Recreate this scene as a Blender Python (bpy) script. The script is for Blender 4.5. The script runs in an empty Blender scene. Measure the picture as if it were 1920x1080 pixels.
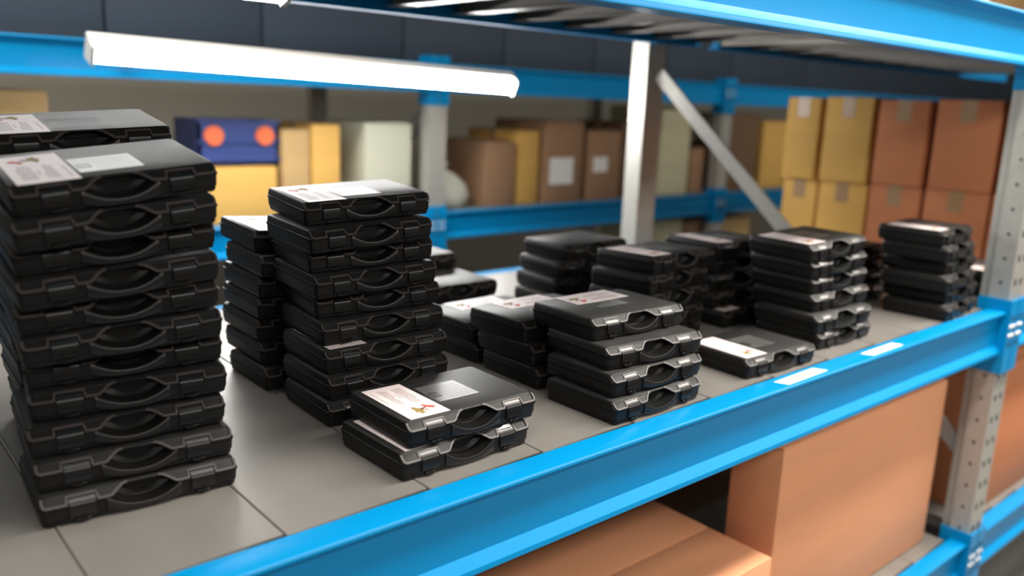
import bpy, bmesh, math, random
from mathutils import Vector, Matrix
random.seed(7)
SC = bpy.context.scene
COL = SC.collection

# ------------------------------------------------------------------ units
U = 0.48            # metres per layout unit (camera height above the shelf = 1 unit)
DECK = 1.10         # height of the shelf deck above the floor, metres
FLOOR = -DECK / U   # floor in layout units


def V(x, y, z):
    return Vector((x * U, y * U, z * U + DECK))


# ------------------------------------------------------------------ camera
F_PX, PITCH, ROLL, YAW = 1584.39, 0.21982, 0.03996, 0.71790
fw = Vector((math.sin(YAW) * math.cos(PITCH), math.cos(YAW) * math.cos(PITCH), -math.sin(PITCH)))
r0 = Vector((math.cos(YAW), -math.sin(YAW), 0))
u0 = r0.cross(fw)
rt = r0 * math.cos(ROLL) + u0 * math.sin(ROLL)
up = rt.cross(fw)
cam_data = bpy.data.cameras.new('camera')
cam = bpy.data.objects.new('camera', cam_data)
COL.objects.link(cam)
M = Matrix((rt, up, -fw)).transposed().to_4x4()
M.translation = V(0, 0, 1)
cam.matrix_world = M
cam_data.sensor_width = 36.0
cam_data.lens = 36.0 * F_PX / 1920.0
cam_data.clip_start = 0.02
cam_data.dof.use_dof = True
cam_data.dof.focus_distance = 2.55 * U
cam_data.dof.aperture_fstop = 2.0
SC.camera = cam

# ------------------------------------------------------------------ world, lamps, exposure
world = bpy.data.worlds.new('world')
SC.world = world
world.use_nodes = True
world.node_tree.nodes['Background'].inputs['Color'].default_value = (1.0, 0.95, 0.86, 1)
world.node_tree.nodes['Background'].inputs['Strength'].default_value = 0.20
SC.view_settings.view_transform = 'Standard'
SC.view_settings.look = 'None'
SC.view_settings.gamma = 1.0
SC.view_settings.use_curve_mapping = False
SC.view_settings.exposure = 0.0


def area(name, loc, size, power, col, rot=(0, 0, 0)):
    d = bpy.data.lights.new(name, 'AREA')
    d.shape = 'RECTANGLE'
    d.size, d.size_y = size
    d.energy = power
    d.color = col
    o = bpy.data.objects.new(name, d)
    o.location = loc
    o.rotation_euler = rot
    COL.objects.link(o)
    return o


# fluorescent rows hanging over the picking aisle in front of the rack, and over the next one
area('aisle_lamp_row', V(3.4, 0.55, 4.0), (5.6, 0.25), 78, (1.0, 0.95, 0.88))
area('aisle_lamp_row', V(4.2, -1.7, 2.5), (6.0, 0.25), 66, (1.0, 0.95, 0.88), (math.radians(25), 0, 0))
area('aisle_lamp_row', V(7.2, 0.45, 3.8), (4.4, 0.25), 125, (1.0, 0.93, 0.84))
area('aisle_lamp_row', V(-0.2, 4.7, 3.2), (2.6, 0.25), 48, (1.0, 0.95, 0.87))
TUBE_POWER = 100.0
SHELF_TUBE_POWER = 24.0


# ------------------------------------------------------------------ materials
def mat(name, col, rough=0.5, metal=0.0, noise=None, bump=None, spec=None, coat=0.0):
    """Principled material; noise = (scale, amount, col2 or None); bump = (scale, strength, distance)"""
    m = bpy.data.materials.new(name)
    m.use_nodes = True
    nt = m.node_tree
    p = nt.nodes['Principled BSDF']
    p.inputs['Base Color'].default_value = (*col, 1)
    p.inputs['Roughness'].default_value = rough
    p.inputs['Metallic'].default_value = metal
    if spec is not None:
        p.inputs['Specular IOR Level'].default_value = spec
    if coat:
        p.inputs['Coat Weight'].default_value = coat
        p.inputs['Coat Roughness'].default_value = 0.15
    tc = nt.nodes.new('ShaderNodeTexCoord')
    if noise:
        sc, amt, c2 = noise
        mp = nt.nodes.new('ShaderNodeMapping')
        if isinstance(sc, tuple):
            mp.inputs['Scale'].default_value = sc
        else:
            mp.inputs['Scale'].default_value = (sc, sc, sc)
        n = nt.nodes.new('ShaderNodeTexNoise')
        n.inputs['Scale'].default_value = 1.0
        n.inputs['Detail'].default_value = 5
        nt.links.new(tc.outputs['Object'], mp.inputs['Vector'])
        nt.links.new(mp.outputs['Vector'], n.inputs['Vector'])
        r = nt.nodes.new('ShaderNodeMapRange')
        r.inputs['From Min'].default_value = 0.32
        r.inputs['From Max'].default_value = 0.68
        r.inputs['To Max'].default_value = amt
        nt.links.new(n.outputs['Fac'], r.inputs['Value'])
        mx = nt.nodes.new('ShaderNodeMix')
        mx.data_type = 'RGBA'
        mx.inputs[6].default_value = (*col, 1)
        mx.inputs[7].default_value = (*c2, 1)
        nt.links.new(r.outputs['Result'], mx.inputs[0])
        nt.links.new(mx.outputs[2], p.inputs['Base Color'])
    if bump:
        sc, st, dist = bump
        n2 = nt.nodes.new('ShaderNodeTexNoise')
        n2.inputs['Scale'].default_value = sc
        n2.inputs['Detail'].default_value = 2
        nt.links.new(tc.outputs['Object'], n2.inputs['Vector'])
        b = nt.nodes.new('ShaderNodeBump')
        b.inputs['Strength'].default_value = st
        b.inputs['Distance'].default_value = dist
        nt.links.new(n2.outputs['Fac'], b.inputs['Height'])
        nt.links.new(b.outputs['Normal'], p.inputs['Normal'])
    return m


def emit(name, col, strength):
    m = bpy.data.materials.new(name)
    m.use_nodes = True
    p = m.node_tree.nodes['Principled BSDF']
    p.inputs['Base Color'].default_value = (0.8, 0.8, 0.8, 1)
    p.inputs['Emission Color'].default_value = (*col, 1)
    p.inputs['Emission Strength'].default_value = strength
    return m


PLASTIC = mat('black_plastic', (0.0060, 0.0056, 0.0053), 0.46, bump=(900, 0.10, 0.0003), spec=0.25)
LIDTOP = mat('grained_black_plastic', (0.007, 0.0067, 0.0064), 0.52, bump=(400, 0.5, 0.00026), spec=0.7)
GRIP = mat('satin_black_plastic', (0.009, 0.008, 0.0078), 0.34, spec=0.35)
RIM = mat('highlit_black_plastic_rim', (0.050, 0.041, 0.039), 0.42, spec=0.4)  # lighter pinkish base colour paints in the highlights along the rim
LATCH = mat('smooth_black_plastic', (0.007, 0.0066, 0.0062), 0.24, spec=0.4)
PAPER = mat('pink_white_paper', (0.84, 0.73, 0.72), 0.45, spec=0.6)
INK = mat('grey_ink', (0.33, 0.27, 0.28), 0.6)
RED = mat('red_ink', (0.62, 0.10, 0.08), 0.7)
STEM = mat('dark_brown_ink', (0.12, 0.05, 0.045), 0.7)
OLIVE = mat('olive_ink', (0.30, 0.21, 0.06), 0.7)
FILM = mat('silver_film', (0.11, 0.11, 0.106), 0.30, metal=0.12)
FILMINK = mat('black_print', (0.012, 0.012, 0.014), 0.4)
FILMTEXT = mat('grey_print', (0.045, 0.045, 0.045), 0.4)
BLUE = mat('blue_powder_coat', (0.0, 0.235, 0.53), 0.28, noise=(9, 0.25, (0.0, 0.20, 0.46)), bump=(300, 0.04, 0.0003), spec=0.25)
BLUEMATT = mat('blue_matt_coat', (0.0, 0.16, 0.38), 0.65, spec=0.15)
LABELINK = mat('brown_grey_ink', (0.22, 0.17, 0.17), 0.7)
STEEL = mat('grey_shelf_steel', (0.23, 0.215, 0.196), 0.40, metal=0.2, noise=((10, 3, 10), 0.6, (0.175, 0.165, 0.152)), bump=(60, 0.04, 0.001))
GALV = mat('galvanised_steel', (0.52, 0.51, 0.47), 0.42, metal=0.55, noise=(40, 0.5, (0.40, 0.40, 0.375)))
DARK = mat('dark_hole', (0.006, 0.006, 0.006), 0.7)
BOLT = mat('zinc_bolt', (0.75, 0.74, 0.70), 0.3, metal=0.6)
WHITE = mat('white_label_paper', (0.84, 0.82, 0.80), 0.55)


# ------------------------------------------------------------------ mesh helpers
def finish(bm, name, mats, smooth=30):
    me = bpy.data.meshes.new(name)
    bmesh.ops.recalc_face_normals(bm, faces=bm.faces)
    bm.to_mesh(me)
    bm.free()
    for m in (mats if isinstance(mats, (list, tuple)) else [mats]):
        me.materials.append(m)
    if smooth:
        for p in me.polygons:
            p.use_smooth = True
        me.set_sharp_from_angle(angle=math.radians(smooth))
    return me


def obj(name, me, parent=None, loc=None, rot=None):
    o = bpy.data.objects.new(name, me)
    COL.objects.link(o)
    if parent:
        o.parent = parent
    if loc is not None:
        o.location = loc
    if rot is not None:
        o.rotation_euler = rot
    return o


def empty(name, loc, rot=None):
    o = bpy.data.objects.new(name, None)
    o.empty_display_size = 0.05
    COL.objects.link(o)
    o.location = loc
    if rot is not None:
        o.rotation_euler = rot
    return o


def tag(o, label=None, cat=None, group=None, kind=None):
    if label:
        o['label'] = label
    if cat:
        o['category'] = cat
    if group:
        o['group'] = group
    if kind:
        o['kind'] = kind
    return o


def add_box(bm, x0, x1, y0, y1, z0, z1, mi=0, bevel=0.0):
    vs = [bm.verts.new((x, y, z)) for z in (z0, z1) for y in (y0, y1) for x in (x0, x1)]
    fs = [bm.faces.new([vs[i] for i in q]) for q in ((0, 2, 3, 1), (4, 5, 7, 6), (0, 1, 5, 4), (2, 6, 7, 3), (0, 4, 6, 2), (1, 3, 7, 5))]
    for f in fs:
        f.material_index = mi
    if bevel:
        es = list({e for f in fs for e in f.edges})
        bmesh.ops.bevel(bm, geom=es, offset=bevel, segments=2, affect='EDGES', profile=0.5)
    return fs


def loft(bm, rings, caps=(True, True), mi=0):
    """rings: lists of points, all of one length"""
    vr = [[bm.verts.new(p) for p in r] for r in rings]
    n = len(vr[0])
    for a, b in zip(vr, vr[1:]):
        for i in range(n):
            f = bm.faces.new((a[i], a[(i + 1) % n], b[(i + 1) % n], b[i]))
            f.material_index = mi
    if caps[0]:
        bm.faces.new(vr[0][::-1]).material_index = mi
    if caps[1]:
        bm.faces.new(vr[-1]).material_index = mi
    return vr


def prism(bm, prof, a, b, axis='X', mi=0):
    """closed profile of 2D points swept along an axis; X: (y,z), Y: (x,z), Z: (x,y)"""
    def P(p, t):
        return {'X': (t, p[0], p[1]), 'Y': (p[0], t, p[1]), 'Z': (p[0], p[1], t)}[axis]
    return loft(bm, [[P(p, a) for p in prof], [P(p, b) for p in prof]], mi=mi)


def cyl(bm, c, axis, r, h, n=10, mi=0, r2=None):
    r2 = r if r2 is None else r2
    ax = Vector(axis).normalized()
    s = ax.orthogonal().normalized()
    t = ax.cross(s)
    c = Vector(c)
    rings = [[c + ax * k + (s * math.cos(2 * math.pi * i / n) + t * math.sin(2 * math.pi * i / n)) * rr for i in range(n)]
             for k, rr in ((0, r), (h, r2))]
    return loft(bm, rings, mi=mi)


def quad(bm, pts, mi=0):
    f = bm.faces.new([bm.verts.new(p) for p in pts])
    f.material_index = mi
    return f


def rrect(w0, w1, d0, d1, r, z, seg=4):
    pts = []
    for cx, cy, a0 in ((w1 - r, d1 - r, 0), (w0 + r, d1 - r, 90), (w0 + r, d0 + r, 180), (w1 - r, d0 + r, 270)):
        for k in range(seg + 1):
            a = math.radians(a0 + 90 * k / seg)
            pts.append((cx + r * math.cos(a), cy + r * math.sin(a), z))
    return pts


def boolean_diff(me_a, me_b, name):
    a = bpy.data.objects.new('tmp_a', me_a)
    b = bpy.data.objects.new('tmp_b', me_b)
    COL.objects.link(a)
    COL.objects.link(b)
    md = a.modifiers.new('b', 'BOOLEAN')
    md.operation = 'DIFFERENCE'
    md.object = b
    md.solver = 'EXACT'
    dg = bpy.context.evaluated_depsgraph_get()
    me = bpy.data.meshes.new_from_object(a.evaluated_get(dg))
    me.name = name
    bpy.data.objects.remove(a)
    bpy.data.objects.remove(b)
    for p in me.polygons:
        p.use_smooth = True
    me.set_sharp_from_angle(angle=math.radians(30))
    return me

# ------------------------------------------------------------------ hall
bm = bmesh.new()
add_box(bm, -9, 22, -8, 10, -.1, 0)
FLOORM = mat('concrete_floor', (0.20, 0.19, 0.175), 0.55, noise=(1.2, 0.6, (0.15, 0.145, 0.135)))
tag(obj('floor', finish(bm, 'floor', FLOORM, 0)), kind='structure')
bm = bmesh.new()
add_box(bm, -9, 22, 10 * U * 1.0 + .15, 10 * U + .35, 0, 6)
WALLM = mat('grey_beige_wall', (0.60, 0.555, 0.46), 0.8, noise=(2.0, 0.4, (0.52, 0.485, 0.40)))
tag(obj('wall_back', finish(bm, 'wall_back', WALLM, 0)), kind='structure')


# ------------------------------------------------------------------ storage racks
def up_pt(x, y, z):
    v = V(x, y, z)
    return (v.x, v.y, v.z)


Y0, Y1 = 1.568, 3.80            # front and rear outer faces of the near rack
BEAM = [(1.655, 0), (1.573, 0), (1.5685, -.0018), (1.5655, -.0062), (1.565, -.013), (1.595, -.043), (1.597, -.050), (1.597, -.192),
        (1.569, -.2195), (1.568, -.223), (1.568, -.236), (1.571, -.239), (1.655, -.239)]


def beam_mesh(x0, x1, y_front, z_top, flip=False, name='beam', squash=1.0, m=None):
    bm = bmesh.new()
    pr = []
    for y, z in BEAM:
        yy = y_front + (y - Y0) * (-1 if flip else 1)
        v = V(0, yy, z * squash + z_top)
        pr.append((v.y, v.z))
    prism(bm, pr, x0 * U, x1 * U, 'X')
    return finish(bm, name, m or BLUE, 24)


def panel_mesh(w, y0, y1, slant, t=.005, lip=.07):
    """pressed steel shelf panel, local x 0..w; top at z 0; folded lips below"""
    bm = bmesh.new()
    g = .0012
    w *= U
    t *= U
    lip *= U
    a, b = y0 * U, y1 * U
    s = slant * U
    def plate(x0, x1, z0, z1):
        vs = [bm.verts.new(p) for p in ((x0, a + s * (x0 / w), z0), (x1, a + s * (x1 / w), z0), (x1, b, z0), (x0, b, z0),
                                        (x0, a + s * (x0 / w), z1), (x1, a + s * (x1 / w), z1), (x1, b, z1), (x0, b, z1))]
        for q in ((3, 2, 1, 0), (4, 5, 6, 7), (0, 1, 5, 4), (1, 2, 6, 5), (2, 3, 7, 6), (3, 0, 4, 7)):
            bm.faces.new([vs[i] for i in q])
    plate(g * .5, w - g * .5, -t, 0)
    plate(g * .5, g * .5 + .0018, -lip, -t)
    plate(w - g * .5 - .0018, w - g * .5, -lip, -t)
    plate(g * .5 + .0018, .022, -lip, -lip + .0018)
    plate(w - .022, w - g * .5 - .0018, -lip, -lip + .0018)
    # stiffening bead along the left seam
    prof = [(g * .5, 0), (g * .5 + .0012, .0012), (g * .5 + .0034, .0012), (g * .5 + .0046, 0)]
    loft(bm, [[(x, a + s * (x / w), z) for x, z in prof], [(x, b, z) for x, z in prof]])
    return finish(bm, 'shelf_panel', STEEL, 30)


def upright_mesh(z0, z1, holes=True, name='upright'):
    """omega post, local origin at its front left corner"""
    bm = bmesh.new()
    w, d = .185, .155
    pr = [(0, 0), (0, .104), (.022, .112), (.022, .152), (.034, .152), (.034, .106), (.012, .098), (.012, .012), (w - .012, .012), (w - .012, .098),
          (w - .034, .106), (w - .034, .152), (w - .022, .152), (w - .022, .112), (w, .104), (w, 0)]
    h = (z1 - z0) * U
    prism(bm, [(x * U, y * U) for x, y in pr], 0, h, 'Z')
    me = finish(bm, name, [GALV, DARK], 30)
    if holes:
        bm = bmesh.new()
        k = 0
        z = .10 * U
        while z < h:
            cyl(bm, (-.02, .052 * U, z), (1, 0, 0), .0045, .03, 8)
            for xx in (.055, .13):
                add_box(bm, (xx - .013) * U, (xx + .013) * U, -.02, .012, z - .008, z + .010)
            z += .13 * U
        cut = finish(bm, 'holes', DARK, 0)
        me = boolean_diff(me, cut, name)
    return me


def connector(parent, x, y, z, left_beam=True):
    """blue end plate: a cheek against the post face and a hooked plate round the front"""
    bm = bmesh.new()
    s = -1 if left_beam else 1
    bx = x if left_beam else x + .185
    pr = [(0, -.012), (s * .010, -.012), (s * .010, .145), (0, .145)]
    z0, z1 = (z - .345) * U + DECK, (z + .062) * U + DECK
    prism(bm, [((bx + a) * U, (y + b) * U) for a, b in pr], z0, z1, 'Z')
    pr = [(s * .010, -.024), (s * .010, -.012), (-s * .085, -.012), (-s * .085, -.024)]
    prism(bm, [((bx + a) * U, (y + b) * U) for a, b in pr], z0, z1, 'Z')
    me = finish(bm, 'connector', BLUE, 30)
    o = obj('connector', me, parent)
    for zz in (-.04, -.185):
        bm = bmesh.new()
        for dx in (.022, .062):
            X = (bx - s * dx) * U
            Z = (z + zz) * U + DECK
            add_box(bm, X - .0030, X + .0030, (y - .0255) * U, (y - .0235) * U, Z - .0075, Z + .0075)
        obj('slot', finish(bm, 'slot', DARK, 0), o)
    for zz in (-.085, -.135):
        for dx in (.022, .062):
            bm = bmesh.new()
            X = (bx - s * dx) * U
            Z = (z + zz) * U + DECK
            cyl(bm, (X, (y - .024) * U, Z), (0, -1, 0), .0058, .004, 10, r2=.0035)
            obj('bolt', finish(bm, 'bolt', BOLT, 50), o)
    return o


def brace_mesh(p, q, w=.085, t=.03):
    p, q = V(*p), V(*q)
    d = (q - p).normalized()
    s = Vector((0, 0, 1)).cross(d).normalized()      # horizontal
    n = d.cross(s).normalized()
    bm = bmesh.new()
    rings = []
    for c in (p, q):
        rings.append([c + n * w * U / 2 + s * t * U / 2, c + n * w * U / 2 - s * t * U / 2, c - n * w * U / 2 - s * t * U / 2, c - n * w * U / 2 + s * t * U / 2,
                      c - n * w * U * .35 + s * t * U / 2, c - n * w * U * .35 - s * t * U * .2, c + n * w * U * .35 - s * t * U * .2, c + n * w * U * .35 + s * t * U / 2])
    loft(bm, rings)
    return finish(bm, 'brace', GALV, 30)


# ---- the near rack
rack = empty('storage_rack', V(4.87, 1.57, FLOOR))
tag(rack, 'near blue and galvanised storage rack whose grey deck carries the black cases', 'rack')
rack_inv = Matrix.Translation(-rack.location)


def rk(name, me, x=None):
    o = obj(name, me, rack)
    o.location = -rack.location if x is None else Vector(x) - rack.location
    return o


LV = (-1.36, 0.0, 1.49)
XL, XR, XN = -.92, 4.87, 10.3
for z in LV:
    for a, b in ((XL + .19, XR - .010), (XR + .195, XN)):
        bf = rk('beam', beam_mesh(a, b, Y0, z))
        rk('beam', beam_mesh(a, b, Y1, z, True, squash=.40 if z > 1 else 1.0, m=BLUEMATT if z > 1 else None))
        if z == 0 and a < 0:
            for P4 in (((2.746, 1.628), (2.768, 1.576), (3.061, 1.584), (3.037, 1.636)), ((3.402, 1.626), (3.429, 1.580), (3.710, 1.584), (3.694, 1.630))):
                bm = bmesh.new()
                lo = [V(x, y, .0004) for x, y in P4]
                hi = [V(x, y, .0012) for x, y in P4]
                loft(bm, [lo, hi])
                e1 = (hi[3] - hi[0])
                e2 = (hi[1] - hi[0])
                ex = hi[2] - hi[1]
                rnd = random.Random(int(P4[0][0] * 100))
                for i in range(3):
                    u = .12 + .05 * i
                    while u < .80 - .1 * (i == 2):
                        ln = rnd.uniform(.02, .07)
                        v0 = .22 + .22 * i
                        quad(bm, [hi[0] + ex * uu + e2 * vv + Vector((0, 0, .0004)) for uu, vv in ((u, v0), (u + ln, v0), (u + ln, v0 + .13), (u, v0 + .13))], 1)
                        u += ln + .014
                o = obj('label_sticker', finish(bm, 'label_sticker', [WHITE, LABELINK], 0), bf)
                o['label'] = 'white printed label stuck on the blue beam'
    for cx, lb in ((XR, True), (XR, False)):
        o = connector(rack, cx, Y0 + .002, z, lb)
        o.location = -rack.location

POSTM = upright_mesh(FLOOR, 3.0)
POSTP = upright_mesh(FLOOR, 3.0, False)
for (x, y, me) in ((XR, 1.57, POSTM), (4.46, 3.83, POSTP), (XL, 1.57, POSTP), (XL, 3.83, POSTP)):
    rk('upright', me, V(x, y, FLOOR))
for (p, q) in (((4.56, 3.80, 1.20), (4.95, 1.70, -.86)),):
    rk('brace', brace_mesh(p, q))
PW = .4017
pm = panel_mesh(PW, 1.657, 3.715, .012)
for z in LV:
    for k in range(-3, 11):
        x = .387 + PW * k
        if z == LV[0] and k < 1:
            continue
        rk('shelf_panel', pm, V(x, 0, z))
    for k in range(0, 12):
        if z == LV[2] and k > 9:
            continue
        rk('shelf_panel', pm, V(XR + .21 + PW * k, 0, z))

# ---- the rack across the narrow rear aisle
back = empty('storage_rack', V(4.34, 6.0, FLOOR))
tag(back, 'rear blue storage rack across the narrow aisle, holding cartons behind the cases', 'rack')


def bk(name, me, x=None):
    o = obj(name, me, back)
    o.location = -back.location if x is None else Vector(x) - back.location
    return o


YB = 6.0
POSTB = upright_mesh(FLOOR, 1.26, False)
for z in (0.0, 1.27, -1.36):
    for a, b in ((-1.2, 4.22), (4.44, 8.36), (8.58, 19.5)):
        bk('beam', beam_mesh(a, b, YB, z))
    for k in range(0, 51):
        if z < -1:
            continue
        bk('shelf_panel', pm, V(-1.1 + PW * k, YB - Y0, z))
for x in (4.23, 8.38):
    bk('upright', POSTB, V(x, YB + .002, FLOOR))
    bk('upright', POSTB, V(x, YB + 2.1, FLOOR))
    for z in (0.0, 1.27):
        for lb in (True, False):
            o = connector(back, x, YB + .004, z, lb)
            o.location = -back.location
bk('brace', brace_mesh((4.34, 6.1, .92), (4.40, 8.0, -.30), .16, .04))
bk('brace', brace_mesh((8.48, 6.1, .92), (8.50, 8.0, -.30), .16, .04))

# ------------------------------------------------------------------ tube lights
HOUS = mat('white_lamp_housing', (0.75, 0.74, 0.71), 0.4)


def tube_light(a, b, facing, power, label, s=1.0, rod=0.0, lo=-100, hi=81):
    """a, b: ends in layout units; facing: the side that glows"""
    LA, LB = V(*a), V(*b)
    lamp = empty('tube_light', (LA + LB) / 2)
    tag(lamp, label, 'lamp')
    glow = emit('glowing_diffuser', (1.0, 0.985, 0.96), power)
    ld = (LB - LA).normalized()
    n = Vector(facing)
    n = (n - ld * n.dot(ld)).normalized()
    lu = ld.cross(n)
    if lu.z < 0 or (abs(lu.z) < .2 and lu.y > 0):
        lu = -lu

    def part(name, ps, c0, c1, m, sm=40):
        bm = bmesh.new()
        loft(bm, [[c + n * u * U * s + lu * v * U * s for u, v in ps] for c in (c0, c1)])
        obj(name, finish(bm, name, m, sm), lamp).location = -lamp.location

    part('diffuser', [(.045 * math.cos(math.radians(t)) + .012, .052 * math.sin(math.radians(t)) - .005) for t in range(lo, hi, 18)], LA, LB, glow)
    part('housing', [(.0, -.062), (.0, .070), (-.035, .085), (-.07, .085), (-.07, -.062)], LA - ld * .012, LB + ld * .012, HOUS, 30)
    cap = [(.062, -.06), (.062, .05), (-.005, .07), (-.005, -.06)]
    part('end_cap', cap, LA - ld * .012, LA - ld * .002, HOUS, 30)
    part('end_cap', cap, LB + ld * .002, LB + ld * .012, HOUS, 30)
    for t in (.12, .88):
        if rod:      # bracket to the beam behind
            bm = bmesh.new()
            c = LA.lerp(LB, t)
            add_box(bm, c.x - .015, c.x + .015, c.y + .02, V(0, YB + .027, 0).y, c.z - .004, c.z + .004)
            obj('bracket', finish(bm, 'bracket', HOUS, 0), lamp).location = -lamp.location


# it falls very slightly towards its right end
tube_light((1.42, 5.30, 1.170), (4.52, 5.30, 1.105), (0, -1, -.45), TUBE_POWER, 'long glowing white tube light hanging along the rear aisle', rod=1.0)
# fixed below the upper deck of the near rack, just above the frame
tube_light((.30, 3.20, 1.362), (1.55, 3.20, 1.362), (0, -.35, -1), SHELF_TUBE_POWER, 'short tube light fixed under the upper deck above the tall left stacks', s=.6)


# ------------------------------------------------------------------ cartons and goods
def card_mat(name, col):
    c2 = tuple(v * .82 for v in col)
    return mat(name, col, 0.75, noise=((3, 3, 14), 0.5, c2))


TAPE = mat('brown_tape', (0.34, 0.20, 0.09), 0.35)
GAPM = mat('carton_seam', (0.06, 0.035, 0.02), 0.8)


def carton(x0, x1, y0, y1, z0, z1, m, label, group=None, tape=True, lab=None, turn=0.0, name='cardboard_box'):
    """carton with folded top flaps, centre seam and tape; layout units"""
    W, D, Hh = (x1 - x0) * U, (y1 - y0) * U, (z1 - z0) * U
    root = empty(name, V((x0 + x1) / 2, (y0 + y1) / 2, z0 + .004), (0, 0, turn))
    tag(root, label, 'box', group)
    bm = bmesh.new()
    add_box(bm, -W / 2, W / 2, -D / 2, D / 2, 0, Hh - .004, bevel=.004)
    obj('box_body', finish(bm, 'box_body', m, 30), root)
    for s in (-1, 1):
        bm = bmesh.new()
        a, b = sorted((s * .0015, s * (D / 2 - .001)))
        add_box(bm, -W / 2 + .001, W / 2 - .001, a, b, Hh - .004, Hh, bevel=.0012)
        obj('flap', finish(bm, 'flap', m, 30), root)
    if tape:
        bm = bmesh.new()
        add_box(bm, -W / 2 - .0006, W / 2 + .0006, -.024, .024, Hh, Hh + .0004)
        add_box(bm, -W / 2 - .0008, -W / 2, -.024, .024, Hh - .07, Hh + .0004)
        add_box(bm, W / 2, W / 2 + .0008, -.024, .024, Hh - .07, Hh + .0004)
        obj('tape', finish(bm, 'tape', TAPE, 0), root)
    if lab:
        u0, u1, v0, v1 = lab
        bm = bmesh.new()
        add_box(bm, -W / 2 + u0 * W, -W / 2 + u1 * W, -D / 2 - .0012, -D / 2 - .0002, v0 * Hh, v1 * Hh)
        o = obj('paper_label', finish(bm, 'paper_label', WHITE, 0), root)
        o['label'] = 'whitish paper label'
    return root


TAN = card_mat('tan_cardboard', (0.50, 0.33, 0.14))
OCHRE = card_mat('ochre_cardboard', (0.66, 0.385, 0.095))
RUST = card_mat('reddish_cardboard', (0.52, 0.185, 0.075))
PEACH = card_mat('peach_cardboard', (0.78, 0.35, 0.18))
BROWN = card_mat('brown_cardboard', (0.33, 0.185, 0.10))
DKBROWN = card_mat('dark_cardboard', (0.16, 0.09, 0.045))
CREAM = card_mat('cream_cardboard', (0.62, 0.58, 0.38))
PALE = mat('pale_grey_green_sheet', (0.52, 0.52, 0.40), 0.6, noise=(6, .4, (0.45, 0.45, 0.36)))
ORANGE = mat('orange_disc', (0.85, 0.17, 0.06), 0.5)
NAVY = mat('navy_plastic', (0.035, 0.06, 0.22), 0.45)

# big cartons of the next bay, seen through the rack frame
gR = 'large cartons in the bay beyond the right frame'
for i, (ya, yb, zs) in enumerate(((1.72, 2.13, .52), (2.15, 2.57, .505), (2.60, 2.97, .50), (2.995, 3.375, .485), (3.40, 3.69, .48))):
    m = RUST if i < 3 else OCHRE
    col = 'reddish' if i < 3 else 'ochre'
    where = ['nearest the front post', 'second from the front post', 'third from the front post', 'fourth from the front post', 'farthest from the front post'][i]
    carton(6.0 + .01 * i, 6.85, ya, yb, 0, zs, m, '%s carton in the lower row beyond the rack frame, %s' % (col, where), gR)
    carton(6.02 - .01 * i, 6.80, ya + .01, yb - .005, zs + .002, 1.095 + .012 * (i % 2), m, '%s carton in the upper row beyond the rack frame, %s' % (col, where), gR)
# lower level, under the blue beam
Z0 = LV[0]
carton(3.08, 4.70, 1.74, 1.99, Z0, -.40, PEACH, 'big flat peach brown carton standing under the blue beam, left of the post', tape=False)
carton(1.75, 2.98, 1.68, 2.33, Z0, -.84, PEACH, 'low peach carton under the beam with its light top showing', tape=False)
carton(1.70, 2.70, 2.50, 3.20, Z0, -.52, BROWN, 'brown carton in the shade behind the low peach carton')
carton(2.78, 4.30, 2.75, 3.40, Z0, -.36, DKBROWN, 'added dark carton filling the shaded void between the lower level cartons')  # dark box added where there is only a shaded void
carton(5.25, 6.40, 1.70, 2.60, Z0, -.45, RUST, 'reddish carton on the lower level right of the post')
carton(6.50, 7.6, 1.72, 2.60, Z0, -.60, PEACH, 'peach carton on the lower level at the right edge')

# goods on the rear rack
yb = 6.16
carton(.95, 1.36, yb, yb + .8, 0, .93, TAN, 'tall tan carton at the far left of the rear rack')
carton(2.40, 2.92, yb, yb + .7, 0, .42, OCHRE, 'ochre carton under the navy crate on the rear rack')
carton(2.98, 3.21, yb + .02, yb + .7, 0, .70, TAN, 'narrow tan carton right of the navy crate')
carton(3.225, 3.47, yb, yb + .7, 0, .74, OCHRE, 'second narrow carton right of the navy crate, next to dark gap')
carton(3.70, 4.16, yb, yb + .7, 0, .76, PALE, 'tall pale grey green box left of the rear post', name='pale_box', tape=False)
carton(5.00, 5.36, yb, yb + .8, 0, .60, BROWN, 'plain brown carton right of the white sack')
carton(5.40, 5.69, yb + .03, yb + .8, 0, .70, OCHRE, 'ochre carton between brown ones on the rear rack')
carton(5.75, 6.27, yb, yb + .8, 0, .80, BROWN, 'brown carton with a large whitish label on the rear rack', lab=(.12, .75, .22, .55))
carton(6.36, 6.84, yb, yb + .8, 0, .71, BROWN, 'brown carton with a small white label beside the near rear post', lab=(.15, .6, .40, .62))
carton(6.95, 7.40, yb + .1, yb + .8, 0, .80, DKBROWN, 'dark brown carton behind the near rear post')
carton(7.50, 8.02, yb, yb + .8, 0, .98, CREAM, 'tall cream carton behind the diagonal brace')
carton(8.72, 9.38, yb, yb + .8, 0, .93, DKBROWN, 'brown carton toned dark for shade behind the diagonal brace, right end')  # this box stands in shade; the shade is put into its dark colour
carton(9.5, 10.3, yb, yb + .8, 0, .85, OCHRE, 'ochre carton at the rear rack behind the right frame')
carton(8.08, 8.34, yb + .02, yb + .7, 0, .52, BROWN, 'low brown carton between cream carton and dark carton')
zl = -1.36
carton(7.45, 8.0, yb, yb + .8, zl, -.30, CREAM, 'cream carton on the lower level of the rear rack')
carton(8.05, 8.36, yb, yb + .8, zl, -.34, BROWN, 'brown carton on the lower level of the rear rack')
carton(8.70, 9.4, yb, yb + .8, zl, -.34, TAN, 'tan carton on the lower level of the rear rack')

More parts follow.
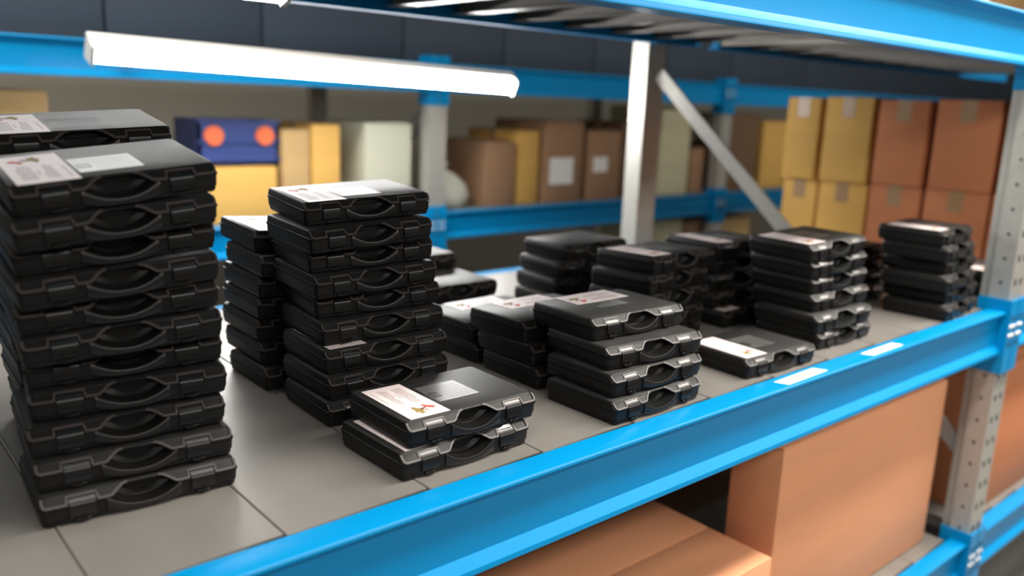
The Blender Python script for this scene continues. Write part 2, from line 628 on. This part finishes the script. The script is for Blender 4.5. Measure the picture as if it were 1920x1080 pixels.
# navy crate with two orange discs
crate = empty('plastic_crate', V(2.66, yb + .32, .425))
tag(crate, 'navy plastic crate with two orange discs on its front', 'crate')
bm = bmesh.new()
w, d, h = .62 * U, .5 * U, .34 * U
add_box(bm, -w / 2, w / 2, -d / 2, d / 2, 0, .01)
for (a, b, c_, e) in ((-w / 2, w / 2, -d / 2, -d / 2 + .008), (-w / 2, w / 2, d / 2 - .008, d / 2), (-w / 2, -w / 2 + .008, -d / 2, d / 2), (w / 2 - .008, w / 2, -d / 2, d / 2)):
    add_box(bm, a, b, c_, e, 0, h)
obj('crate_body', finish(bm, 'crate_body', NAVY, 0), crate)
bm = bmesh.new()
for zz in (.12, .5, .94):
    add_box(bm, -w / 2 - .005, w / 2 + .005, -d / 2 - .007, -d / 2, zz * h, zz * h + .010)
obj('rib', finish(bm, 'rib', NAVY, 0), crate)
for s in (-1, 1):
    bm = bmesh.new()
    cyl(bm, (s * .20 * U, -d / 2 - .0005, .66 * h), (0, -1, 0), .078 * U, .009, 20, r2=.07 * U)
    o = obj('disc', finish(bm, 'disc', ORANGE, 40), crate)
    o['label'] = 'bright orange disc'

# pale sack slumped against the rear post
SACK = mat('pale_woven_sack', (0.56, 0.55, 0.45), 0.8, noise=(9, .4, (0.48, 0.47, 0.39)), bump=(40, .3, .004))
sk = empty('sack', V(4.68, yb + .2, .004))
tag(sk, 'pale grey sack slumped on the rear rack right of its post', 'sack')
bm = bmesh.new()
rings = []
for k, (z, rx, ry, ox) in enumerate(((0, .17, .15, 0), (.02, .21, .18, 0), (.10, .225, .19, .01), (.20, .20, .17, -.01), (.28, .14, .12, -.03), (.325, .07, .06, -.04), (.335, .045, .04, -.045))):
    rings.append([((ox + rx * math.cos(a) * (1 + .05 * math.sin(3 * a + k))) * U, ry * math.sin(a) * (1 + .06 * math.cos(4 * a + k)) * U, z * U)
                  for a in [2 * math.pi * i / 24 for i in range(24)]])
loft(bm, rings)
obj('sack_body', finish(bm, 'sack_body', SACK, 60), sk)
bm = bmesh.new()
rings = []
for z, r in ((.332, .045), (.35, .03), (.38, .06), (.40, .085)):
    rings.append([((-.045 + r * math.cos(a) * (1 + .15 * math.sin(5 * a))) * U, r * math.sin(a) * (1 + .15 * math.cos(4 * a)) * U, z * U) for a in [2 * math.pi * i / 20 for i in range(20)]])
loft(bm, rings, caps=(True, True))
obj('tied_neck', finish(bm, 'tied_neck', SACK, 60), sk)

# dark cartons added on the rear rack's upper level to make the strip dark
NVB = card_mat('dark_navy_carton', (0.020, 0.034, 0.055))
x = -.6
rnd = random.Random(5)
spots = ['leftmost', 'second from left', 'third from left', 'fourth from left', 'fifth from left', 'sixth from left', 'seventh from left', 'eighth from left', 'ninth from left', 'tenth from left', 'fifth from right', 'fourth from right', 'third from right', 'second from right', 'rightmost']
for i in range(15):
    w = (1.15, 1.2, 1.1, 1.25, 1.1, 1.2)[i % 6] * (1.0 if i < 8 else 1.5)
    carton(x, x + w - .015, 6.19, 7.0, 1.272, 2.0 + .02 * (i % 3), NVB, 'added dark navy carton darkening the upper level of the rear rack, %s' % spots[i], 'added dark navy cartons above the tube light', tape=False)
    x += w

# unseen cartons added on the upper deck to keep aisle light off the rear aisle
gU = 'added light blocking cartons on the upper deck of the near rack'
for i, (xa, xb) in enumerate(((2.25, 3.1), (3.12, 3.95), (3.97, 4.50), (5.15, 6.1), (6.12, 7.1), (7.12, 8.1))):
    carton(xa, xb, 1.75, 2.9, 1.493, 2.75, TAN, 'unseen tan carton added on the upper deck to block light, %s from the left' % ['first', 'second', 'third', 'fourth', 'fifth', 'sixth'][i], gU)

# ------------------------------------------------------------------ stacks: (x, y, turn, lean along width, lean along depth), top case first
STACKS = {
 'S1': [(0.364,2.055,-0.030,0.1039,0.1392), (0.360,2.031,0.017,0.0936,0.1253), (0.363,2.090,-0.053,0.0832,0.1114), (0.363,2.061,-0.024,0.0728,0.0975), (0.363,2.106,-0.112,0.0624,0.0835), (0.365,2.085,-0.091,0.0520,0.0696), (0.376,2.143,-0.155,0.0416,0.0557), (0.373,2.115,-0.167,0.0312,0.0418), (0.358,2.072,-0.092,0.0208,0.0278), (0.359,2.034,-0.093,0.0104,0.0139), (0.356,1.995,-0.063,0.0000,0.0000)],
 'S2': [(0.396,2.462,-0.055,0.0638,0.1265), (0.405,2.466,-0.067,0.0580,0.1150), (0.398,2.473,-0.060,0.0522,0.1035), (0.405,2.479,-0.051,0.0464,0.0920), (0.417,2.468,-0.044,0.0406,0.0805), (0.409,2.474,-0.035,0.0348,0.0690), (0.418,2.479,-0.043,0.0290,0.0575), (0.414,2.481,-0.046,0.0232,0.0460), (0.421,2.465,-0.035,0.0174,0.0345), (0.427,2.484,-0.035,0.0116,0.0230), (0.433,2.491,-0.054,0.0058,0.0115), (0.438,2.481,-0.033,0.0000,0.0000)],
 'S3': [(1.189,2.695,-0.014,-0.0550,0.0413), (1.183,2.629,-0.010,-0.0459,0.0344), (1.184,2.655,-0.010,-0.0367,0.0275), (1.181,2.657,-0.010,-0.0275,0.0207), (1.175,2.656,-0.010,-0.0183,0.0138), (1.173,2.628,-0.010,-0.0092,0.0069), (1.161,2.566,-0.010,-0.0000,0.0000)],
 'S4': [(1.215,2.378,-0.076,0.0454,0.0529), (1.198,2.307,-0.007,0.0397,0.0463), (1.216,2.355,-0.072,0.0340,0.0396), (1.213,2.306,-0.025,0.0284,0.0330), (1.231,2.343,-0.102,0.0227,0.0264), (1.222,2.284,-0.045,0.0170,0.0198), (1.204,2.230,-0.027,0.0113,0.0132), (1.193,2.189,0.002,0.0057,0.0066), (1.175,2.165,-0.029,0.0000,0.0000)],
 'S5': [(1.179,1.742,-0.014,-0.0006,-0.0021), (1.149,1.721,0.016,-0.0000,-0.0000)],
 'S6': [(1.971,1.838,-0.033,-0.0011,-0.0136), (1.953,1.753,-0.079,-0.0007,-0.0090), (1.933,1.703,-0.012,-0.0004,-0.0045), (1.911,1.667,0.024,-0.0000,-0.0000)],
 'S7': [(1.937,2.140,0.009,-0.0003,-0.0205), (1.938,2.092,-0.004,-0.0001,-0.0103), (1.933,2.057,-0.016,-0.0000,-0.0000)],
 'S8': [(1.939,2.454,-0.000,-0.0002,-0.0001), (1.941,2.418,-0.000,-0.0000,-0.0000)],
 'S9': [(2.109,3.028,0.010,0.0004,-0.0002), (2.074,2.998,-0.005,0.0000,-0.0000)],
 'S10': [(2.115,3.370,0.000,0.0000,0.0000), (2.100,3.360,0.020,0.0000,0.0000), (2.120,3.370,-0.010,0.0000,0.0000)],
 'S11': [(2.902,2.924,0.007,0.0134,0.0007), (2.838,2.901,-0.036,0.0089,0.0005), (2.788,2.875,-0.067,0.0045,0.0002), (2.761,2.837,-0.016,0.0000,0.0000)],
 'S12': [(2.719,2.216,0.052,-0.0094,-0.0277), (2.674,2.188,0.105,-0.0071,-0.0208), (2.644,2.178,0.054,-0.0047,-0.0138), (2.589,2.160,0.046,-0.0024,-0.0069), (2.617,2.182,0.056,-0.0000,-0.0000)],
 'S13': [(3.271,2.301,-0.020,-0.0194,-0.0005), (3.284,2.317,-0.014,-0.0146,-0.0003), (3.248,2.300,-0.014,-0.0097,-0.0002), (3.226,2.267,-0.014,-0.0049,-0.0001), (3.226,2.194,-0.014,-0.0000,-0.0000)],
 'S14': [(3.283,1.834,-0.018,0.0336,0.0053), (3.303,1.832,-0.021,0.0269,0.0043), (3.319,1.832,-0.030,0.0201,0.0032), (3.307,1.810,-0.034,0.0134,0.0021), (3.258,1.758,-0.026,0.0067,0.0011), (3.275,1.748,-0.004,0.0000,0.0000)],
 'S15': [(2.671,1.695,-0.040,0.0000,0.0000)],
 'S16': [(4.257,1.699,0.084,-0.0062,-0.0000), (4.275,1.677,0.095,-0.0049,-0.0000), (4.332,1.694,0.071,-0.0037,-0.0000), (4.283,1.659,0.095,-0.0025,-0.0000), (4.354,1.682,0.063,-0.0012,-0.0000), (4.307,1.646,0.095,-0.0000,-0.0000)],
 'S17': [(4.150,2.120,0.010,0.0000,0.0000), (4.160,2.110,0.030,0.0000,0.0000), (4.140,2.120,0.000,0.0000,0.0000), (4.150,2.100,0.020,0.0000,0.0000)],
 'S18': [(5.120,1.750,0.000,0.0000,0.0000), (5.110,1.740,0.020,0.0000,0.0000)],
}

# ------------------------------------------------------------------ the carry case (local: x right, y to the back, z up; origin front left bottom)
CW, CD = 0.4550 * U, 0.3245 * U
PITCH_Z = 0.07489 * U            # vertical pitch in a stack
CH = PITCH_Z * 0.975             # case height
ZP = 0.645 * CH                  # parting line
ZL = 0.70 * CH                   # top of the lid lip
ZT = 0.975 * CH
CHAM = 0.0105                    # depth of the sloping lid front


def inset_ring(f, s, z, r=0.007, b=None):
    b = s if b is None else b
    return rrect(s, CW - s, f, CD - b, r, z)


bm = bmesh.new()
loft(bm, [inset_ring(.0045, .0040, 0.0, .006), inset_ring(.0030, .0030, .0016, .007), inset_ring(.0026, .0026, .18 * CH),
          inset_ring(.0016, .0016, .215 * CH), inset_ring(.0012, .0010, .575 * CH), inset_ring(.0, .0, .60 * CH), inset_ring(.0, .0, ZP - .0004)])
base_raw = finish(bm, 'base_raw', PLASTIC)
bm = bmesh.new()
vr = loft(bm, [inset_ring(.0, .0, ZP + .0003), inset_ring(.0, .0, ZL - .0006), inset_ring(.0008, .0012, ZL), inset_ring(CHAM * .93, .0022, ZT - .0012, .0065),
               inset_ring(CHAM, .0028, ZT, .0065), inset_ring(CHAM + .0012, .0042, CH, .006)])
for f in bm.faces:
    if all(v in vr[-1] for v in f.verts):
        f.material_index = 1
lid_raw = finish(bm, 'lid_raw', [PLASTIC, LIDTOP])
# finger pocket: elliptic below, flattened arch above
HW = 0.168 * CW
XC = CW / 2


def z_bot(t):
    return (.235 + (.64 - .235) * abs(t) ** 2.3) * CH


def z_top(t):
    a = abs(t)
    return (.965 if a < .52 else .965 - (.965 - .66) * ((a - .52) / .48) ** 1.25) * CH


N = 14
prof = [(XC + HW * (2 * i / N - 1), z_bot(2 * i / N - 1)) for i in range(N + 1)] + [(XC + HW * (1 - 2 * i / N), z_top(1 - 2 * i / N)) for i in range(N + 1)]
bm = bmesh.new()
mid = (XC, .66 * CH)
rings = []
for y, s in ((-.012, 1.0), (.004, 1.0), (.017, .86), (.021, .6)):
    rings.append([(mid[0] + (x - mid[0]) * s, y, mid[1] + (z - mid[1]) * (s if y > .01 else 1)) for x, z in prof])
loft(bm, rings)
cutter = finish(bm, 'cutter', PLASTIC, 0)
base_cut = boolean_diff(base_raw, cutter, 'base')
# latch windows in the sloping lid front
LX = ((.135, .262), (.738, .865))
bm = bmesh.new()


def slope(x, q, off=0.0):
    """point on the sloping lid front, q 0 at the lip and 1 at the top edge, off out of the surface"""
    dy, dz = CHAM, ZT - ZL
    ln = math.hypot(dy, dz)
    return Vector((x, CHAM * q - off * dz / ln, ZL + dz * q + off * dy / ln))


for a, b in LX:
    prof2 = [slope(0, -.6, .006), slope(0, .70, .006), slope(0, .70, -.0022), slope(0, -.6, -.0022)]
    loft(bm, [[(x * CW, p.y, p.z) for p in prof2] for x in (a - .004, b + .004)])
winc = finish(bm, 'cut2', PLASTIC, 0)
lid_cut = boolean_diff(boolean_diff(lid_raw, cutter, 'lid1'), winc, 'lid')

# raised rim that borders the lid front, goes round the latches and over the handle arch
def ribbon(bm, pts, w, h):
    rings = []
    n = len(pts)
    nrm = Vector((0, -(ZT - ZL), CHAM)).normalized()
    for i, p in enumerate(pts):
        d = (pts[min(i + 1, n - 1)] - pts[max(i - 1, 0)]).normalized()
        s = d.cross(nrm).normalized()
        rings.append([p - s * w / 2 - nrm * .0006, p + s * w / 2 - nrm * .0006, p + s * w * .36 + nrm * h, p - s * w * .36 + nrm * h])
    loft(bm, rings)


def arch_q(t):
    return min(1.0, max(.06, (z_top(t) - ZL) / (ZT - ZL) + .02))


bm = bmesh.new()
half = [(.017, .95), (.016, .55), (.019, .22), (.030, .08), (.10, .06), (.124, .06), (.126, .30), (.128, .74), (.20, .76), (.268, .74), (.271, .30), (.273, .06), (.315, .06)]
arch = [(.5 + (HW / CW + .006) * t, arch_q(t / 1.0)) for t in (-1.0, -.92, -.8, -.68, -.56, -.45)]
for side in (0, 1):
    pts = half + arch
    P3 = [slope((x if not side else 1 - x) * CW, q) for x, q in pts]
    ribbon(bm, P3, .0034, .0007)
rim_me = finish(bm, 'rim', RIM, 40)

# handle bar: bows outwards below the finger pocket
bm = bmesh.new()
rings = []
for i in range(17):
    t = -1 + 2 * i / 16
    x = XC + (HW + .004) * t
    zt = z_bot(max(-1, min(1, t))) + .0006
    zb = .045 * CH + (.12 * CH) * abs(t) ** 3
    yo = -.0005 - .0026 * (1 - t * t) ** .8
    rings.append([(x, .0030, zb), (x, yo + .0014, zb), (x, yo, zb + .0016), (x, yo, zt - .0012), (x, yo + .0008, zt), (x, .0010, zt - .0006)])
loft(bm, rings)
handle_me = finish(bm, 'handle', GRIP, 45)

latch_me = []
for a, b in LX:
    bm = bmesh.new()
    pr = [slope(0, .66, -.0012), slope(0, .66, -.0002), slope(0, .04, .0004), Vector((0, -.0013, ZP)), Vector((0, -.0013, .24 * CH)), Vector((0, -.0005, .215 * CH)),
          Vector((0, .0020, .215 * CH)), Vector((0, .0020, ZP)), slope(0, -.05, -.0022)]
    vr = loft(bm, [[(x * CW, p.y, p.z) for p in pr] for x in (a + .002, b - .002)])
    # pressing ledge
    add_box(bm, (a + .012) * CW, (b - .012) * CW, -.0021, -.0008, .30 * CH, .335 * CH)
    latch_me.append(finish(bm, 'latch', LATCH, 35))

foot_me = []
for xc in (.20, .80):
    bm = bmesh.new()
    rings = []
    for y, s in ((.0045, 1.0), (-.0002, 1.0), (-.0016, .72)):
        rings.append([(xc * CW + .0085 * s * math.cos(2 * math.pi * k / 14), y, .115 * CH + .0030 * s * math.sin(2 * math.pi * k / 14)) for k in range(14)])
    loft(bm, rings)
    add_box(bm, xc * CW - .0018, xc * CW + .0018, -.0022, .002, .075 * CH, .20 * CH)
    foot_me.append(finish(bm, 'foot', PLASTIC, 40))

# side hinge knuckles at the back
bm = bmesh.new()
for xc in (.2, .8):
    cyl(bm, (xc * CW - .012, CD - .0005, ZP), (1, 0, 0), .0026, .024, 8)
hinge_me = finish(bm, 'hinge', PLASTIC, 40)


# paper card: local h across (0..1), v along (0 back .. 1 front, where the flower is)
def card_mesh(pic=True, faded=False):
    bm = bmesh.new()
    w, l = .285 * CW, .815 * CD
    add_box(bm, 0, w, 0, l, 0, .00025)
    rnd = random.Random(4)
    zt = .00032

    def Q(h0, h1, v0, v1, mi):
        quad(bm, [(h * w, (1 - v) * l, zt) for h, v in ((h0, v0), (h1, v0), (h1, v1), (h0, v1))], mi)

    lines = [(.085, .12, .50), (.10, .56, .60)]
    lines += [(.27 + .052 * i, .10 + .01 * i, (.56, .60, .58, .33)[i]) for i in range(4)]
    lines += [(.52, .27, .42)]
    lines += [(.61 + .052 * i, .12, (.58, .62, .60, .62, .50)[i]) for i in range(5)]
    for h, a, b in lines:
        v = a
        while v < b:
            ln = rnd.uniform(.018, .055)
            Q(h, h + .026, v, min(v + ln, b), 1)
            v += ln + .010
    if pic:
        def blob(pts, mi):
            f = bm.faces.new([bm.verts.new((h * w, (1 - v) * l, zt + .00006)) for h, v in pts])
            f.material_index = mi
        blob([(.34, .74), (.42, .70), (.47, .76), (.56, .79), (.55, .83), (.50, .86), (.56, .92), (.46, .90), (.40, .93), (.38, .86), (.31, .86), (.36, .80)], 3)
        blob([(.50, .785), (.66, .765), (.675, .785), (.52, .815)], 4)
        blob([(.64, .70), (.70, .69), (.74, .73), (.83, .76), (.88, .80), (.84, .83), (.77, .83), (.71, .80), (.66, .78)], 2)
        blob([(.52, .79), (.62, .83), (.67, .88), (.60, .86)], 4)
    return finish(bm, 'paper_card', [PAPER, INK, RED, OLIVE, STEM], 0)


card_me = card_mesh()


def sticker_mesh():
    bm = bmesh.new()
    w, l = .31 * CW, .415 * CD
    add_box(bm, 0, w, 0, l, 0, .00018)
    zt = .00024
    # dark square with a ring emblem
    x0, x1, y0, y1 = .03 * w, .255 * w, .25 * l, .58 * l
    quad(bm, [(x0, y0, zt), (x1, y0, zt), (x1, y1, zt), (x0, y1, zt)], 1)
    cx, cy = (x0 + x1) / 2, (y0 + y1) / 2
    for ra, rb in ((.0056, .0045), (.0032, .0022)):
        for k in range(16):
            a0, a1 = 2 * math.pi * k / 16, 2 * math.pi * (k + 1) / 16
            quad(bm, [(cx + r * math.cos(a), cy + r * math.sin(a), zt + .00005) for r, a in ((ra, a0), (ra, a1), (rb, a1), (rb, a0))], 0)
    rnd = random.Random(9)
    for i in range(7):
        y = (.10 + .115 * i) * l
        x = (.31 if i < 5 else .05) * w
        while x < .93 * w:
            ln = rnd.uniform(.02, .07) * w
            quad(bm, [(x, y, zt), (min(x + ln, .95 * w), y, zt), (min(x + ln, .95 * w), y + .035 * l, zt), (x, y + .035 * l, zt)], 2)
            x += ln + .014 * w
    return finish(bm, 'info_sticker', [FILM, FILMINK, FILMTEXT], 0)


sticker_me = sticker_mesh()
GROUP = 'black carry cases on the blue rack shelf'


def make_case(x, y, a, ry, rx, level, label, card='front', sticker=True, thin=0.0, mid=None):
    """x, y: front left bottom corner in layout units; a: turn; ry, rx: lean along width and depth"""
    ca, sa = math.cos(a), math.sin(a)
    ex = Vector((ca, sa, ry)).normalized()
    ey = Vector((-sa, ca, rx))
    ey = (ey - ex * ey.dot(ex)).normalized()
    ez = ex.cross(ey)
    c = V(x, y, 0)
    # centre of the footprint keeps its level, the case leans about it
    ctr = Vector((c.x + ca * CW / 2 - sa * CD / 2, c.y + sa * CW / 2 + ca * CD / 2, DECK + level * PITCH_Z + .0014))
    if mid:      # a leaning stack leans about its own axis
        ctr.z += ry * (x - mid[0]) * U + rx * (y - mid[1]) * U
    org = ctr - ex * CW / 2 - ey * CD / 2
    root = empty('carry_case', org)
    m = Matrix((ex, ey, ez)).transposed().to_4x4()
    m.translation = org
    # a fanned stack leaves each case a little less room
    sz = min(1.0, (PITCH_Z - thin - .0002) / CH)
    root.matrix_world = m @ Matrix.Diagonal((1, 1, sz, 1))
    tag(root, label, 'case', GROUP)
    obj('base', base_cut, root)
    obj('lid', lid_cut, root)
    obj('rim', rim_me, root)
    obj('handle', handle_me, root)
    for l in latch_me:
        obj('latch', l, root)
    for l in foot_me:
        obj('foot', l, root)
    obj('hinge', hinge_me, root)
    z = CH + .00006

    def put_card(h0, v0, rot, dz=0.0):
        """h0, v0: fractions of width and depth of the card's centre"""
        o = obj('paper_card', card_me, root)
        o['label'] = 'pinkish white paper card with printed lines and a red flower'
        w, l = .285 * CW, .815 * CD
        R = Matrix.Rotation(rot, 4, 'Z')
        o.matrix_local = Matrix.Translation((h0 * CW, v0 * CD, z + dz)) @ R @ Matrix.Translation((-w / 2, -l / 2, 0))

    def put_sticker(h0, v0, rot=0.0):
        o = obj('info_sticker', sticker_me, root)
        o['label'] = 'silvery film sticker with a dark square'
        w, l = .31 * CW, .415 * CD
        o.matrix_local = Matrix.Translation((h0 * CW, v0 * CD, z)) @ Matrix.Rotation(rot, 4, 'Z') @ Matrix.Translation((-w / 2, -l / 2, 0))

    if card == 'front':
        put_card(.205, .50, 0)
    elif card == 'back':
        put_card(.195, .47, math.pi)
    elif card == 'across':
        put_card(.53, .815, -math.pi / 2 + .03, .0003)
    elif card == 'slid':
        put_card(.175, .44, math.pi + .02)
    if sticker:
        if card == 'across':
            put_sticker(.50, .60)
        elif card == 'back':
            put_sticker(.51, .42)
        else:
            put_sticker(.535, .52)
    return root


NUM = {1: 'one', 2: 'two', 3: 'three', 4: 'four', 5: 'five', 6: 'six', 7: 'seven', 9: 'nine', 11: 'eleven'}
ORD = ['top', 'second', 'third', 'fourth', 'fifth', 'sixth', 'seventh', 'eighth', 'ninth', 'tenth', 'eleventh', 'twelfth']
WHERE = {
    'S1': 'of the eleven case stack at the far left front',
    'S2': 'of the tall stack behind the far left stack',
    'S3': 'of the seven case stack between two taller ones',
    'S4': 'of the nine case stack second from the left',
    'S5': 'of the pair beside the blue beam, left of centre',
    'S6': 'of the central four case stack beside the beam',
    'S7': 'of the trio directly left of the central stack',
    'S8': 'of the low pair right of the nine case stack',
    'S9': 'of the rear pair right of the nine case stack',
    'S10': 'of the stack at the rear behind a low pair',
    'S11': 'of the four case stack at the rear, without card',
    'S12': 'of the five case stack behind the central one',
    'S13': 'of the five case stack left behind the flat case',
    'S14': 'of the six case stack right of centre',
    'S16': 'of the six case stack beside the galvanised post',
    'S17': 'of the stack hidden between both six case stacks',
    'S18': 'of the pair beyond the galvanised post',
}
CARD = {'S1': 'back', 'S2': 'back', 'S3': 'back', 'S4': 'back', 'S5': 'front', 'S6': 'across', 'S7': 'across', 'S8': 'across', 'S9': None, 'S10': None,
        'S11': None, 'S12': 'front', 'S13': 'front', 'S14': 'front', 'S15': 'front', 'S16': 'front', 'S17': 'front', 'S18': 'front'}
NOSTICK = ('S8', 'S9', 'S10')
for key, rows in STACKS.items():
    n = len(rows)
    mid = (sum(r[0] for r in rows) / n, sum(r[1] for r in rows) / n)
    for j, (x, y, a, ry, rx) in enumerate(rows):
        if key == 'S15':
            lab = 'single black case lying flat on the deck beside the blue beam'
        else:
            pos = 'bottom' if (j == n - 1) else ORD[j]
            lab = '%s black case %s' % (pos, ('from the top ' if 0 < j < n - 1 else '') + WHERE[key])
        card = CARD[key] if j == 0 else None
        stick = (j == 0 and key not in NOSTICK)
        if (key, j) in (('S4', 6), ('S13', 4), ('S5', 1)):
            card = 'front'
        thin = 0.0
        if n > 1:
            o2 = rows[j - 1] if j else rows[1]
            thin = 1.25 * (CW / 2 * abs(ry - o2[3]) + CD / 2 * abs(rx - o2[4]))
        root = make_case(x, y, a, ry, rx, n - 1 - j, lab, card, stick, thin, mid)
        if (key, j) == ('S5', 1):      # scrap of paper caught over the right latch
            bm = bmesh.new()
            P4 = [slope(u * CW, q, .0012) for u, q in ((.735, .62), (.80, .95), (.845, .95), (.855, .60))]
            nn = Vector((0, -(ZT - ZL), CHAM)).normalized() * .0003
            loft(bm, [P4, [p + nn for p in P4]])
            o = obj('paper_tag', finish(bm, 'paper_tag', WHITE, 0), root)
            o['label'] = 'scrap of white paper over the right latch'
